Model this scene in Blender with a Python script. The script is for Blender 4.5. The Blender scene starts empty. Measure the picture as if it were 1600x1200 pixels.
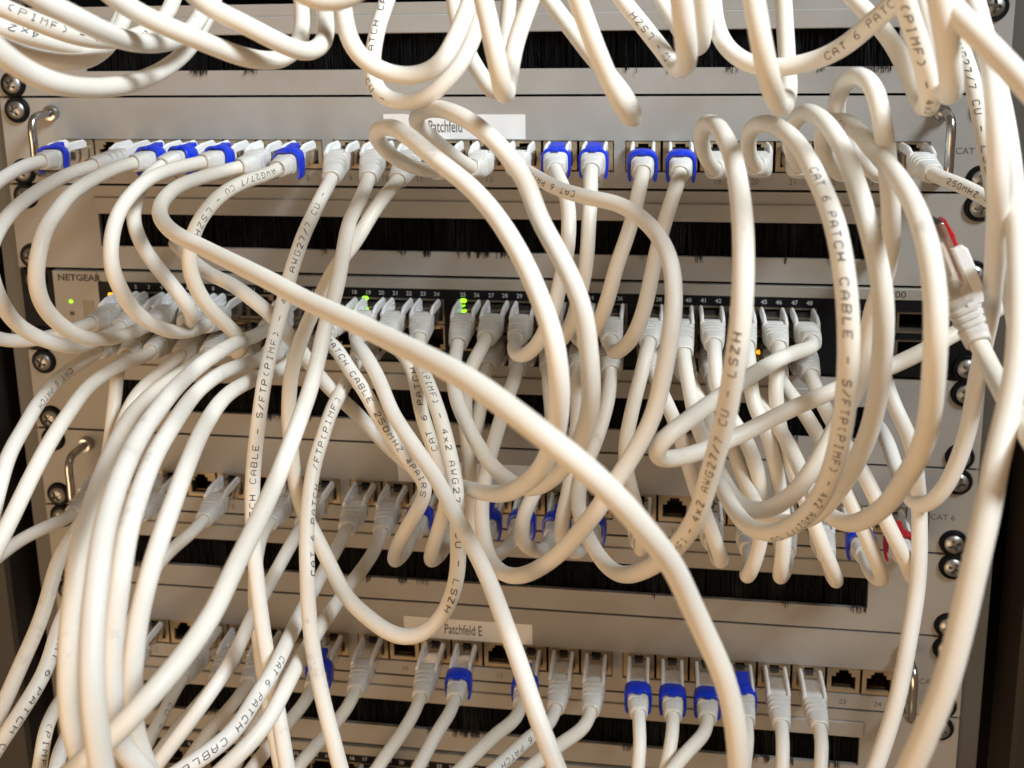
import bpy, math, random
import numpy as np
from mathutils import Matrix

# ------------------------------------------------------------------ camera, light, exposure
MM = 0.001
CAM = np.array([90.18927, -477.54264, 41.91093])
RX, RY, RZ = 0.19634847, 0.14051490, -0.01523437
FPX, CX, CY = 1600.0, 810.257, 325.353          # focal length and principal point, photo pixels

def _rot():
    cx, sx, cy, sy, cz, sz = math.cos(RX), math.sin(RX), math.cos(RY), math.sin(RY), math.cos(RZ), math.sin(RZ)
    Rx = np.array([[1, 0, 0], [0, cx, -sx], [0, sx, cx]])
    Ry = np.array([[cy, 0, sy], [0, 1, 0], [-sy, 0, cy]])
    Rz = np.array([[cz, -sz, 0], [sz, cz, 0], [0, 0, 1]])
    return Rz @ Rx @ Ry
BASIS = np.array([[1, 0, 0], [0, 0, -1], [0, 1, 0]], float)
W2C = _rot() @ BASIS                             # rows: image right, image down, forward

def at(x, y, h):
    """point on the sight line of photo pixel (x, y), h mm in front of the rack's panels"""
    d = W2C.T @ np.array([(x - CX) / FPX, (y - CY) / FPX, 1.0])
    return CAM + d * ((-h - CAM[1]) / d[1])

def to_px(P):
    q = (np.asarray(P, float) - CAM) @ W2C.T
    return np.stack([CX + FPX * q[..., 0] / q[..., 2], CY + FPX * q[..., 1] / q[..., 2]], -1)

scene = bpy.context.scene
COL = scene.collection
cam_d = bpy.data.cameras.new('camera')
cam = bpy.data.objects.new('camera', cam_d)
COL.objects.link(cam)
cam_d.sensor_fit = 'HORIZONTAL'; cam_d.sensor_width = 36.0; cam_d.lens = 36.0 * FPX / 1600.0
cam_d.shift_x = -(CX - 800) / 1600.0; cam_d.shift_y = (CY - 600) / 1600.0
cam_d.clip_start = 0.01; cam_d.clip_end = 20.0
r, dn, fw = W2C
M = Matrix(((r[0], -dn[0], -fw[0], CAM[0] * MM), (r[1], -dn[1], -fw[1], CAM[1] * MM), (r[2], -dn[2], -fw[2], CAM[2] * MM), (0, 0, 0, 1)))
cam.matrix_world = M
cam_d.dof.use_dof = True; cam_d.dof.focus_distance = 0.425; cam_d.dof.aperture_fstop = 13.0
scene.camera = cam

world = bpy.data.worlds.new('World'); scene.world = world; world.use_nodes = True
bg = world.node_tree.nodes['Background']
bg.inputs[0].default_value = (1.0, 0.69, 0.42, 1); bg.inputs[1].default_value = 0.19

def area(name, loc, target, size, power, color, sy=None, spread=180):
    d = bpy.data.lights.new(name, 'AREA'); d.shape = 'RECTANGLE'; d.size = size; d.size_y = sy or size
    d.energy = power; d.color = color; d.spread = math.radians(spread)
    o = bpy.data.objects.new(name, d); COL.objects.link(o)
    o.location = loc
    from mathutils import Vector
    o.rotation_euler = (Vector(target) - Vector(loc)).to_track_quat('-Z', 'Y').to_euler()
    return o
area('window_light', (0.78, -0.60, 0.80), (-0.04, -0.06, -0.07), 0.36, 1.62, (0.82, 0.92, 1.0), spread=38)
area('warm_fill', (-0.60, -1.20, -0.48), (0, 0, -0.15), 0.9, 10.0, (1.0, 0.68, 0.40))  # unseen fill added for warm light bounced off floor and wall

vs = scene.view_settings
vs.view_transform = 'Standard'; vs.look = 'None'; vs.exposure = 0.0; vs.gamma = 1.0; vs.use_curve_mapping = False
scene.render.film_transparent = False
try:
    scene.cycles.use_denoising = True
    scene.cycles.max_bounces = 8
except Exception:
    pass
random.seed(7); rng = np.random.default_rng(7)

# ------------------------------------------------------------------ materials
def mat(name, col, rough=0.5, metal=0.0, bump=0.0, bscale=400.0, vary=0.0, vscale=30.0, spec=0.5, emit=None, estr=0.0, trans=0.0, sss=0.0):
    m = bpy.data.materials.new(name); m.use_nodes = True
    nt = m.node_tree; b = nt.nodes['Principled BSDF']
    b.inputs['Base Color'].default_value = (*col, 1); b.inputs['Roughness'].default_value = rough
    b.inputs['Metallic'].default_value = metal; b.inputs['Specular IOR Level'].default_value = spec
    if emit:
        b.inputs['Emission Color'].default_value = (*emit, 1); b.inputs['Emission Strength'].default_value = estr
    if trans: b.inputs['Transmission Weight'].default_value = trans
    if sss:
        b.inputs['Subsurface Weight'].default_value = sss
        b.inputs['Subsurface Radius'].default_value = (0.0022, 0.0016, 0.001)
        b.inputs['Subsurface Scale'].default_value = 1.0
    if bump or vary:
        tc = nt.nodes.new('ShaderNodeTexCoord')
        if vary:
            n = nt.nodes.new('ShaderNodeTexNoise'); n.inputs['Scale'].default_value = vscale; n.inputs['Detail'].default_value = 5
            nt.links.new(tc.outputs['Object'], n.inputs['Vector'])
            mx = nt.nodes.new('ShaderNodeMix'); mx.data_type = 'RGBA'; mx.blend_type = 'MULTIPLY'
            rp = nt.nodes.new('ShaderNodeValToRGB')
            rp.color_ramp.elements[0].position = 0.35; rp.color_ramp.elements[0].color = (1 - vary, 1 - vary * 1.15, 1 - vary * 1.4, 1)
            rp.color_ramp.elements[1].position = 0.6; rp.color_ramp.elements[1].color = (1, 1, 1, 1)
            nt.links.new(n.outputs['Fac'], rp.inputs['Fac'])
            mx.inputs['Factor'].default_value = 1.0
            mx.inputs['A'].default_value = (*col, 1); nt.links.new(rp.outputs['Color'], mx.inputs['B'])
            nt.links.new(mx.outputs['Result'], b.inputs['Base Color'])
            mr = nt.nodes.new('ShaderNodeMapRange'); mr.inputs['To Min'].default_value = rough - 0.08; mr.inputs['To Max'].default_value = rough + 0.10
            nt.links.new(n.outputs['Fac'], mr.inputs['Value']); nt.links.new(mr.outputs['Result'], b.inputs['Roughness'])
        if bump:
            n2 = nt.nodes.new('ShaderNodeTexNoise'); n2.inputs['Scale'].default_value = bscale; n2.inputs['Detail'].default_value = 3
            nt.links.new(tc.outputs['Object'], n2.inputs['Vector'])
            bp = nt.nodes.new('ShaderNodeBump'); bp.inputs['Strength'].default_value = bump; bp.inputs['Distance'].default_value = 0.0003
            nt.links.new(n2.outputs['Fac'], bp.inputs['Height']); nt.links.new(bp.outputs['Normal'], b.inputs['Normal'])
    return m
JACKET = mat('cable_jacket', (0.82, 0.785, 0.72), 0.45, bump=0.12, bscale=260, vary=0.06, vscale=35, spec=0.4, sss=0.12)
def soil(m):
    # each cable a slightly different white, with sparse grey-brown scuffs and rubbed streaks
    nt = m.node_tree; b = nt.nodes['Principled BSDF']; old = b.inputs['Base Color'].links[0].from_socket
    oi = nt.nodes.new('ShaderNodeObjectInfo'); rp = nt.nodes.new('ShaderNodeValToRGB')
    rp.color_ramp.elements[0].color = (1.0, 1.0, 1.0, 1); rp.color_ramp.elements[1].color = (0.955, 0.925, 0.865, 1)
    nt.links.new(oi.outputs['Random'], rp.inputs['Fac'])
    m1 = nt.nodes.new('ShaderNodeMix'); m1.data_type = 'RGBA'; m1.blend_type = 'MULTIPLY'; m1.inputs['Factor'].default_value = 1
    nt.links.new(old, m1.inputs['A']); nt.links.new(rp.outputs['Color'], m1.inputs['B'])
    tc = nt.nodes.new('ShaderNodeTexCoord'); n = nt.nodes.new('ShaderNodeTexNoise'); n.inputs['Scale'].default_value = 150; n.inputs['Detail'].default_value = 6; n.inputs['Roughness'].default_value = 0.7
    n3 = nt.nodes.new('ShaderNodeTexNoise'); n3.inputs['Scale'].default_value = 18
    nt.links.new(tc.outputs['Object'], n.inputs['Vector']); nt.links.new(tc.outputs['Object'], n3.inputs['Vector'])
    mu = nt.nodes.new('ShaderNodeMath'); mu.operation = 'MULTIPLY'
    nt.links.new(n.outputs['Fac'], mu.inputs[0]); nt.links.new(n3.outputs['Fac'], mu.inputs[1])
    r2 = nt.nodes.new('ShaderNodeValToRGB'); r2.color_ramp.elements[0].position = 0.36; r2.color_ramp.elements[0].color = (0, 0, 0, 1)
    r2.color_ramp.elements[1].position = 0.46; r2.color_ramp.elements[1].color = (0.4, 0.4, 0.4, 1)
    nt.links.new(mu.outputs[0], r2.inputs['Fac'])
    m2 = nt.nodes.new('ShaderNodeMix'); m2.data_type = 'RGBA'; m2.inputs['B'].default_value = (0.36, 0.31, 0.25, 1)
    nt.links.new(r2.outputs['Color'], m2.inputs['Factor']); nt.links.new(m1.outputs['Result'], m2.inputs['A'])
    nt.links.new(m2.outputs['Result'], b.inputs['Base Color'])
soil(JACKET)
BOOT = mat('white_boot', (0.66, 0.64, 0.60), 0.36, spec=0.45, vary=0.12, vscale=120, sss=0.2)
PRONG = mat('white_prong', (0.80, 0.79, 0.77), 0.35, spec=0.45, sss=0.15)  # boot plastic made brighter: the light prongs catch is painted into it
CLEAR = mat('clear_plug', (0.80, 0.70, 0.58), 0.10, spec=0.5, trans=0.92)
INK = mat('printing_ink', (0.075, 0.068, 0.062), 0.6)
BLUE = mat('blue_plastic', (0.003, 0.035, 0.58), 0.33, spec=0.5, bump=0.1, bscale=500)
RED = mat('red_plastic', (0.42, 0.006, 0.012), 0.33)
PAINT = mat('grey_panel_paint', (0.34, 0.322, 0.297), 0.48, bump=0.25, bscale=1500, vary=0.13, vscale=22)
BEIGE = mat('switch_paint', (0.30, 0.275, 0.235), 0.45, bump=0.2, bscale=1500, vary=0.06, vscale=14)
BLACKP = mat('black_plastic', (0.005, 0.005, 0.006), 0.55, bump=0.1, bscale=900, spec=0.15)
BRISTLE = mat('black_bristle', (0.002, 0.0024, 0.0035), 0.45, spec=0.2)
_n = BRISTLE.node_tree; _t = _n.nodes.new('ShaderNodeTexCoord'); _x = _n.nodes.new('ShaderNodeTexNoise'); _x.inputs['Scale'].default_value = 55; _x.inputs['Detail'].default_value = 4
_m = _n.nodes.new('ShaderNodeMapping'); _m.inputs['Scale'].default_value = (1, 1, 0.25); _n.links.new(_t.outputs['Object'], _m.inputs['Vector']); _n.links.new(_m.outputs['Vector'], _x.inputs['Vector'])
_r = _n.nodes.new('ShaderNodeValToRGB'); _r.color_ramp.elements[0].position = 0.56; _r.color_ramp.elements[0].color = (0.0015, 0.0018, 0.0025, 1); _r.color_ramp.elements[1].position = 0.74; _r.color_ramp.elements[1].color = (0.026, 0.03, 0.038, 1)  # lighter blotches: sheen of outward-leaning clumps painted into the base colour
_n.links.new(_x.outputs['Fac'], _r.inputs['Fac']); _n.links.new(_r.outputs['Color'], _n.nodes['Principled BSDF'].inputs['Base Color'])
VOID = mat('black_interior', (0.004, 0.004, 0.004), 0.9, spec=0.1)
SOCKET = mat('tan_socket_shell', (0.36, 0.27, 0.165), 0.42, metal=0.25, vary=0.15, vscale=60)
SHIELD = mat('port_shield', (0.17, 0.14, 0.10), 0.38, metal=0.6, vary=0.15, vscale=60)
GOLD = mat('gold_contact', (0.75, 0.48, 0.16), 0.25, metal=1.0)
CHROME = mat('chrome', (0.50, 0.49, 0.475), 0.22, metal=1.0)
ZINC = mat('zinc_screw', (0.46, 0.455, 0.44), 0.42, metal=1.0, vary=0.25, vscale=220)
RAIL = mat('rail_paint', (0.10, 0.095, 0.085), 0.5, bump=0.2, bscale=1200, vary=0.12, vscale=12)
POST = mat('cabinet_post_paint', (0.035, 0.028, 0.022), 0.55, bump=0.2, bscale=900, vary=0.2, vscale=10)
PAPER = mat('label_paper', (0.74, 0.73, 0.71), 0.55, vary=0.04, vscale=40)
TAPE = mat('clear_tape', (0.68, 0.67, 0.65), 0.22, bump=0.8, bscale=160)
DARKTXT = mat('dark_print', (0.05, 0.047, 0.044), 0.6)
GREYTXT = mat('grey_print', (0.10, 0.09, 0.08), 0.6)
WHITETXT = mat('white_print', (0.40, 0.40, 0.42), 0.5)
SMOKED = mat('smoked_window', (0.14, 0.12, 0.06), 0.3)
LEDG = mat('led_green', (0.1, 0.5, 0.02), 0.4, emit=(0.38, 1.0, 0.01), estr=1.6)
LEDO = mat('led_orange', (0.6, 0.25, 0.02), 0.4, emit=(1.0, 0.42, 0.01), estr=1.6)
CAVE = mat('dark_socket_plastic', (0.03, 0.02, 0.013), 0.5, spec=0.3)
COPPER = mat('cage_copper', (0.42, 0.20, 0.09), 0.4, metal=0.6)

# ------------------------------------------------------------------ mesh helpers (all lengths in mm)
def mesh(name, V, F, material, smooth=True, sharp=None):
    me = bpy.data.meshes.new(name)
    me.from_pydata((np.asarray(V, float) * MM).tolist(), [], [tuple(int(i) for i in f) for f in F])
    me.materials.append(material)
    if smooth:
        me.polygons.foreach_set('use_smooth', [True] * len(me.polygons))
        if sharp: me.set_sharp_from_angle(angle=math.radians(sharp))
    me.update()
    return me

def link(name, data, parent=None, loc=(0, 0, 0)):
    o = bpy.data.objects.new(name, data); COL.objects.link(o)
    o.location = [c * MM for c in loc]
    if parent: o.parent = parent
    return o

def thing(name, label, cat, loc=(0, 0, 0), group=None):
    o = link(name, None, None, loc)
    o.empty_display_size = 0.01
    o['label'] = label; o['category'] = cat
    if group: o['group'] = group
    return o

class MB:
    def __init__(s): s.V, s.F = [], []
    def add(s, V, F):
        n = len(s.V); s.V += [tuple(v) for v in V]; s.F += [tuple(i + n for i in f) for f in F]; return s
    def box(s, x0, x1, y0, y1, z0, z1, b=0.0):
        if b <= 0:
            V = [(x, y, z) for x in (x0, x1) for y in (y0, y1) for z in (z0, z1)]
            F = [(0, 1, 3, 2), (4, 6, 7, 5), (0, 4, 5, 1), (2, 3, 7, 6), (0, 2, 6, 4), (1, 5, 7, 3)]
            return s.add(V, F)
        V = []
        for sx in (0, 1):
            for sy in (0, 1):
                for sz in (0, 1):
                    X, Y, Z = (x0, x1)[sx], (y0, y1)[sy], (z0, z1)[sz]
                    dx, dy, dz = (b, -b)[sx], (b, -b)[sy], (b, -b)[sz]
                    V += [(X, Y + dy, Z + dz), (X + dx, Y, Z + dz), (X + dx, Y + dy, Z)]
        I = lambda a, b_, c, k: (a * 4 + b_ * 2 + c) * 3 + k
        F = [(I(0,0,0,0), I(0,0,1,0), I(0,1,1,0), I(0,1,0,0)), (I(1,0,0,0), I(1,1,0,0), I(1,1,1,0), I(1,0,1,0)),
             (I(0,0,0,1), I(1,0,0,1), I(1,0,1,1), I(0,0,1,1)), (I(0,1,0,1), I(0,1,1,1), I(1,1,1,1), I(1,1,0,1)),
             (I(0,0,0,2), I(0,1,0,2), I(1,1,0,2), I(1,0,0,2)), (I(0,0,1,2), I(1,0,1,2), I(1,1,1,2), I(0,1,1,2))]
        for a in (0, 1):
            for c in (0, 1):
                F += [(I(0,a,c,1), I(0,a,c,2), I(1,a,c,2), I(1,a,c,1)), (I(a,0,c,0), I(a,0,c,2), I(a,1,c,2), I(a,1,c,0)), (I(a,c,0,0), I(a,c,0,1), I(a,c,1,1), I(a,c,1,0))]
        for a in (0, 1):
            for b_ in (0, 1):
                for c in (0, 1): F.append((I(a,b_,c,0), I(a,b_,c,1), I(a,b_,c,2)))
        return s.add(V, F)
    def plate(s, x0, x1, z0, z1, yf, yb, holes, depth=None):
        """rectangular plate facing -Y with rectangular holes; hole walls run back to depth"""
        xs = sorted({x0, x1, *[h[0] for h in holes], *[h[1] for h in holes]}); zs = sorted({z0, z1, *[h[2] for h in holes], *[h[3] for h in holes]})
        xs = [x for x in xs if x0 <= x <= x1]; zs = [z for z in zs if z0 <= z <= z1]
        nx, nz = len(xs) - 1, len(zs) - 1
        hole = [[any(h[0] <= (xs[i] + xs[i+1]) / 2 <= h[1] and h[2] <= (zs[j] + zs[j+1]) / 2 <= h[3] for h in holes) for j in range(nz)] for i in range(nx)]
        yd = yb if depth is None else depth
        idx = {}
        V, F = [], []
        def v(i, j, y):
            k = (i, j, y)
            if k not in idx: idx[k] = len(V); V.append((xs[i], y, zs[j]))
            return idx[k]
        for i in range(nx):
            for j in range(nz):
                if hole[i][j]: continue
                F.append((v(i, j, yf), v(i+1, j, yf), v(i+1, j+1, yf), v(i, j+1, yf)))
                F.append((v(i, j, yb), v(i, j+1, yb), v(i+1, j+1, yb), v(i+1, j, yb)))
                for di, dj, a, b in ((-1, 0, (i, j), (i, j+1)), (1, 0, (i+1, j+1), (i+1, j)), (0, -1, (i+1, j), (i, j)), (0, 1, (i, j+1), (i+1, j+1))):
                    ii, jj = i + di, j + dj
                    out = not (0 <= ii < nx and 0 <= jj < nz)
                    if out or hole[ii][jj]:
                        y2 = yb if out else yd
                        F.append((v(*a, yf), v(*b, yf), v(*b, y2), v(*a, y2)))
        return s.add(V, F)
    def lathe(s, prof, n, cx=0, cz=0):
        """profile (radius, y) turned round the Y axis"""
        V = [(cx + r_ * math.cos(2*math.pi*k/n), y, cz + r_ * math.sin(2*math.pi*k/n)) for r_, y in prof for k in range(n)]
        F = [(a*n+k, a*n+(k+1) % n, (a+1)*n+(k+1) % n, (a+1)*n+k) for a in range(len(prof)-1) for k in range(n)]
        return s.add(V, F)
    def mesh(s, name, m, smooth=False, sharp=None): return mesh(name, s.V, s.F, m, smooth, sharp)

def spline(P, step=2.0, smooth=6):
    P = np.asarray(P, float)
    Q = np.vstack([2*P[0]-P[1], P, 2*P[-1]-P[-2]])
    out = []
    for i in range(1, len(Q) - 2):
        p0, p1, p2, p3 = Q[i-1:i+3]
        t0 = 0.0; t1 = t0 + max(np.linalg.norm(p1-p0), 1e-6)**.5; t2 = t1 + max(np.linalg.norm(p2-p1), 1e-6)**.5; t3 = t2 + max(np.linalg.norm(p3-p2), 1e-6)**.5
        n = max(4, int(np.linalg.norm(p2-p1) / 1.0))
        t = np.linspace(t1, t2, n, endpoint=False)[:, None]
        A1 = (t1-t)/(t1-t0)*p0+(t-t0)/(t1-t0)*p1; A2 = (t2-t)/(t2-t1)*p1+(t-t1)/(t2-t1)*p2; A3 = (t3-t)/(t3-t2)*p2+(t-t2)/(t3-t2)*p3
        B1 = (t2-t)/(t2-t0)*A1+(t-t0)/(t2-t0)*A2; B2 = (t3-t)/(t3-t1)*A2+(t-t1)/(t3-t1)*A3
        out.append((t2-t)/(t2-t1)*B1+(t-t1)/(t2-t1)*B2)
    C = np.vstack(out + [P[-1:]])
    C = resample(C, step)
    for _ in range(smooth):
        C[1:-1] = 0.5*C[1:-1] + 0.25*(C[:-2]+C[2:])
    return resample(C, step)

def resample(C, step):
    s = np.concatenate([[0], np.cumsum(np.linalg.norm(np.diff(C, axis=0), axis=1))])
    n = max(3, int(round(s[-1] / step)) + 1)
    t = np.linspace(0, s[-1], n)
    return np.stack([np.interp(t, s, C[:, k]) for k in range(3)], 1)

def frames(C, up):
    T = np.gradient(C, axis=0); T /= np.linalg.norm(T, axis=1)[:, None]
    U = np.zeros_like(C); u = np.asarray(up, float)
    for i in range(len(C)):
        u = u - T[i] * (u @ T[i]); u /= np.linalg.norm(u); U[i] = u
    return T, U, np.cross(T, U)                 # tangent, up, side

class Path:
    def __init__(s, C, up):
        s.C = C; s.T, s.U, s.R = frames(C, up)
        s.s = np.concatenate([[0], np.cumsum(np.linalg.norm(np.diff(C, axis=0), axis=1))]); s.L = s.s[-1]
    def ev(s, d):
        d = np.asarray(d, float)
        f = lambda A: np.stack([np.interp(d, s.s, A[:, k]) for k in range(3)], -1)
        return f(s.C), f(s.T), f(s.U), f(s.R)

def sweep(path, stations, profiles, cap=True):
    """stations: distances along path; profiles: per station a list of (side, up) offsets, equal counts"""
    C, T, U, R = path.ev(stations)
    n = len(profiles[0]); V = []
    for i, pr in enumerate(profiles):
        pr = np.asarray(pr); V.append(C[i] + pr[:, :1]*R[i] + pr[:, 1:]*U[i])
    V = np.vstack(V); m = len(profiles)
    F = [(a*n+k, a*n+(k+1) % n, (a+1)*n+(k+1) % n, (a+1)*n+k) for a in range(m-1) for k in range(n)]
    if cap: F += [tuple(range(n-1, -1, -1)), tuple(range((m-1)*n, m*n))]
    return V, F

def squircle(a, b, p, n=18):
    t = np.linspace(0, 2*math.pi, n, endpoint=False) + math.pi/n
    c, s_ = np.cos(t), np.sin(t)
    return np.stack([a*np.sign(c)*np.abs(c)**(2/p), b*np.sign(s_)*np.abs(s_)**(2/p)], 1)

def text_mesh(body, size, m, width=1.0, bold=0.0, align='CENTER'):
    cu = bpy.data.curves.new('print', 'FONT'); cu.body = body; cu.size = size*MM; cu.align_x = align; cu.align_y = 'CENTER'
    cu.offset = bold*MM; cu.resolution_u = 3
    ob = bpy.data.objects.new('print', cu)
    me = bpy.data.meshes.new_from_object(ob)
    bpy.data.objects.remove(ob); bpy.data.curves.remove(cu)
    n = len(me.vertices); co = np.empty(n*3); me.vertices.foreach_get('co', co); co = co.reshape(-1, 3)
    me.vertices.foreach_set('co', np.stack([co[:, 0]*width, np.zeros(n), co[:, 1]], 1).ravel())
    me.materials.clear(); me.materials.append(m); me.update()
    return me

# ------------------------------------------------------------------ the rack
U1 = 44.45
rack = thing('server_rack', 'dark rack cabinet frame with grey mounting rails behind the panel ends', 'rack')
for sgn in (-1, 1):
    b = MB()
    x0, x1 = sorted((sgn*226.0, sgn*252.0)); b.box(x0, x1, 2.6, 5.0, -620, 260, 0.4)
    x0, x1 = sorted((sgn*252.0, sgn*249.5)); b.box(x0, x1, 5.0, 42, -620, 260, 0.4)
    link('mounting_rail', b.mesh('mounting_rail', RAIL), rack)
    b = MB(); x0, x1 = sorted((sgn*266.0, sgn*300.0)); b.box(x0, x1, -4, 30, -620, 260, 2.0)
    link('corner_post', b.mesh('corner_post', POST), rack)
    b = MB(); x0, x1 = sorted((sgn*300.0, sgn*303.0)); b.box(x0, x1, 0, 420, -620, 260)
    link('side_panel', b.mesh('side_panel', VOID), rack)
b = MB(); b.box(-300, 300, 420, 423, -620, 260); link('back_panel', b.mesh('back_panel', VOID), rack)

# shared screw
def cross_head():
    n, rad = 40, [0.001, 0.5, 0.9, 1.3, 1.8, 2.3, 2.7, 3.2, 4.0, 4.7, 5.0, 5.05]
    V, F = [], []
    for r_ in rad:
        for k in range(n):
            a = 2*math.pi*k/n; x, z = r_*math.cos(a), r_*math.sin(a)
            y = -3.0*math.sqrt(max(0, 1-(r_/5.3)**2)) - 0.6
            if (abs(x) < 0.7 or abs(z) < 0.7) and r_ < 2.8: y += 2.2
            if r_ == 5.05: y = 0.2
            V.append((x, y, z))
    F = [(a*n+k, a*n+(k+1) % n, (a+1)*n+(k+1) % n, (a+1)*n+k) for a in range(len(rad)-1) for k in range(n)]
    V = [(x*.93, y*.93, z*.93) for x, y, z in V]
    return mesh('screw', V, F, ZINC, True, 40)
SCREW = cross_head()
b = MB(); b.lathe([(4.4, -0.2), (5.0, -1.4), (6.0, -1.6), (6.6, -0.9), (6.7, 0.0)], 32)
WASHER = b.mesh('washer', BLACKP, True, 40)
def screws(parent, z_top, xs=(-232.5, 232.5), zs=(-6.35, -38.1), y=-0.02):
    for x in xs:
        for z in zs:
            s_ = link('screw', SCREW, parent, (x + random.uniform(-.4, .4), y - 0.3, z + random.uniform(-.3, .3)))
            s_.rotation_euler = (0, random.uniform(0, 1.5), 0)
            link('washer', WASHER, s_, (0, 0.3, 0))

# ------------------------------------------------------------------ brush panels
def make_brush_mesh(seed):
    rg = np.random.default_rng(seed); V, F = [], []
    n = 1750
    x = np.sort(rg.uniform(-193.5, 193.5, n))
    clump = np.interp(x, np.linspace(-194, 194, 60), rg.uniform(0, 1, 60))
    for i in range(n):
        top = (x[i] + rg.normal(0, .15), rg.uniform(2.0, 5.0), -13.5)
        out = clump[i] > 0.72 and rg.random() < 0.55
        ln = rg.uniform(17.5, 19.6) if not out else rg.uniform(19.0, 21.4)
        tip = (x[i] + rg.normal(0, .7), rg.uniform(1.5, 4.0) if not out else rg.uniform(-1.2, -0.35), -13.5 - ln)
        w = rg.uniform(.13, .2)
        k = len(V)
        mid = ((top[0]+tip[0])/2 + rg.normal(0, .25), (top[1]*.5+tip[1]*.5) - (0.5 if out else 0.15), (top[2]+tip[2])/2)
        for p, ww in ((top, w), (mid, w), (tip, w*.7)):
            V += [(p[0]-ww, p[1]+ww*.3, p[2]), (p[0]+ww, p[1]+ww*.3, p[2]), (p[0], p[1]-ww, p[2])]
        for a in (0, 3):
            for c in range(3):
                d = (c+1) % 3
                F.append((k+a+c, k+a+d, k+a+3+d, k+a+3+c))
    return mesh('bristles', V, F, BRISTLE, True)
b = MB(); b.plate(-241.3, 241.3, -43.85, -0.6, 0.0, 2.2, [(-194, 194, -32, -15)]); BRUSH_FACE = b.mesh('faceplate', PAINT)
b = MB(); b.box(-195.5, 195.5, -1.3, -0.003, -14.9, -6.4, 0.35); BRUSH_LIP = b.mesh('brush_lip', PAINT)
b = MB(); b.box(-196, 196, 7.0, 8.0, -40, -6); BRUSH_BACK = b.mesh('brush_backing', VOID)
def brush_panel(k, label, seed):
    z = -(k)*U1
    t = thing('brush_panel', label, 'brush panel', (0, 0, z), 'grey cable brush panels')
    link('faceplate', BRUSH_FACE, t); link('brush_lip', BRUSH_LIP, t)
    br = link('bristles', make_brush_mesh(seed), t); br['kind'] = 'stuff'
    link('brush_backing', BRUSH_BACK, t)
    screws(t, z)
brush_panel(-1, 'grey panel with black brush strip at the very top of the rack', 1)
brush_panel(1, 'grey panel with black brush strip between top patch panel and switch', 2)
brush_panel(3, 'grey panel with black brush strip directly under the switch', 3)
brush_panel(5, 'grey panel with black brush strip above the Patchfeld E panel', 4)
brush_panel(7, 'grey panel with black brush strip below the Patchfeld E panel', 5)

# ------------------------------------------------------------------ patch panels
PITCH, GAP = 17.12, 4.8
def port_x(n): return (n - 12.5)*PITCH + ((n-1)//8 - 1)*GAP
PZ = -28.5
T_HOLE = [(-5.9, 5.9, -4.9, 2.2), (-3.8, 3.8, 2.2, 4.3), (-2.4, 2.4, 4.3, 5.9)]
b = MB(); b.plate(-7.95, 7.95, -6.9, 7.0, 0.5, 2.0, T_HOLE); PORT = b.mesh('port', SOCKET)
b = MB(); b.plate(-7.6, 7.6, -6.6, 6.7, 2.02, 12.0, T_HOLE, depth=13); b.box(-6.2, 6.2, 13.02, 13.5, -5.2, 5.6); CAVITY = b.mesh('socket_cavity', CAVE)
b = MB()
for i in range(8): b.box(-3.8 + i*1.02, -3.35 + i*1.02, 3.0, 11.5, -4.5, -3.9)
CONTACT = b.mesh('contacts', GOLD)
b = MB()
holes = [(port_x(1+8*g)-8.35, port_x(8+8*g)+8.35, -36.1, -21.2) for g in range(3)]
b.plate(-241.3, 241.3, -43.85, -0.6, 0.0, 2.2, holes); PATCH_FACE = b.mesh('faceplate', PAINT)
b = MB(); b.box(-42, 26.5, -0.22, -0.02, -20.6, -8.9); LABEL = b.mesh('label_strip', PAPER)
b = MB(); b.box(-42.3, -31, -0.30, -0.23, -14.5, -8.6); TAPEM = b.mesh('clear_tape', TAPE)
def handle_mesh():
    P = [(0, 1, -8), (0, -10, -8), (0, -15.5, -8.8), (0, -18, -12.5), (0, -18, -22), (0, -18, -32.5), (0, -15.5, -36.2), (0, -10, -37), (0, 1, -37)]
    C = spline(P, 1.2, 3); p = Path(C, (1, 0, 0))
    st = np.linspace(0, p.L, 40); V, F = sweep(p, st, [squircle(2.05, 2.05, 2, 14)]*40)
    m_ = MB(); m_.add(V, F)
    for z in (-8, -37): m_.lathe([(2.1, -3.4), (3.6, -3.2), (4.0, -2.4), (4.0, 0.0)], 20, 0, z)
    return m_.mesh('handle', CHROME, True, 45)
HANDLE = handle_mesh()
NUM = {n: text_mesh(str(n), 4.0, GREYTXT, 0.95) for n in range(1, 25)}
CAT6 = text_mesh('CAT 6', 4.2, GREYTXT)
def patch_panel(k, label, title, cat=True):
    z = -k*U1
    t = thing('patch_bay', label, 'patch panel', (0, 0, z), 'grey 24 port patch panels')
    link('faceplate', PATCH_FACE, t)
    for n in range(1, 25):
        p = link('port', PORT, t, (port_x(n), 0, PZ)); link('contacts', CONTACT, p); link('socket_cavity', CAVITY, p)
        link('port_number', NUM[n], t, (port_x(n), -0.06, -40.3))
    for s_ in (-1, 1): link('handle', HANDLE, t, (s_*213.5, 0, 0))
    lb = link('label_strip', LABEL, t)
    link('clear_tape', TAPEM, lb)
    if title: link('lettering', text_mesh(title, 8.2, DARKTXT, 0.56, 0.04, 'LEFT'), lb, (-20.5, -0.27, -14.9))
    link('category_mark', CAT6, t, (226.5, -0.06, -25.5))
    screws(t, z)
patch_panel(0, 'uppermost grey patch panel with number 13 and a half hidden paper label', 'Patchfeld')
patch_panel(4, 'middle grey patch panel below the switch, mostly hidden behind hanging cables', None)
patch_panel(6, 'lowest grey patch panel with paper label reading Patchfeld E', 'Patchfeld E')

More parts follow.
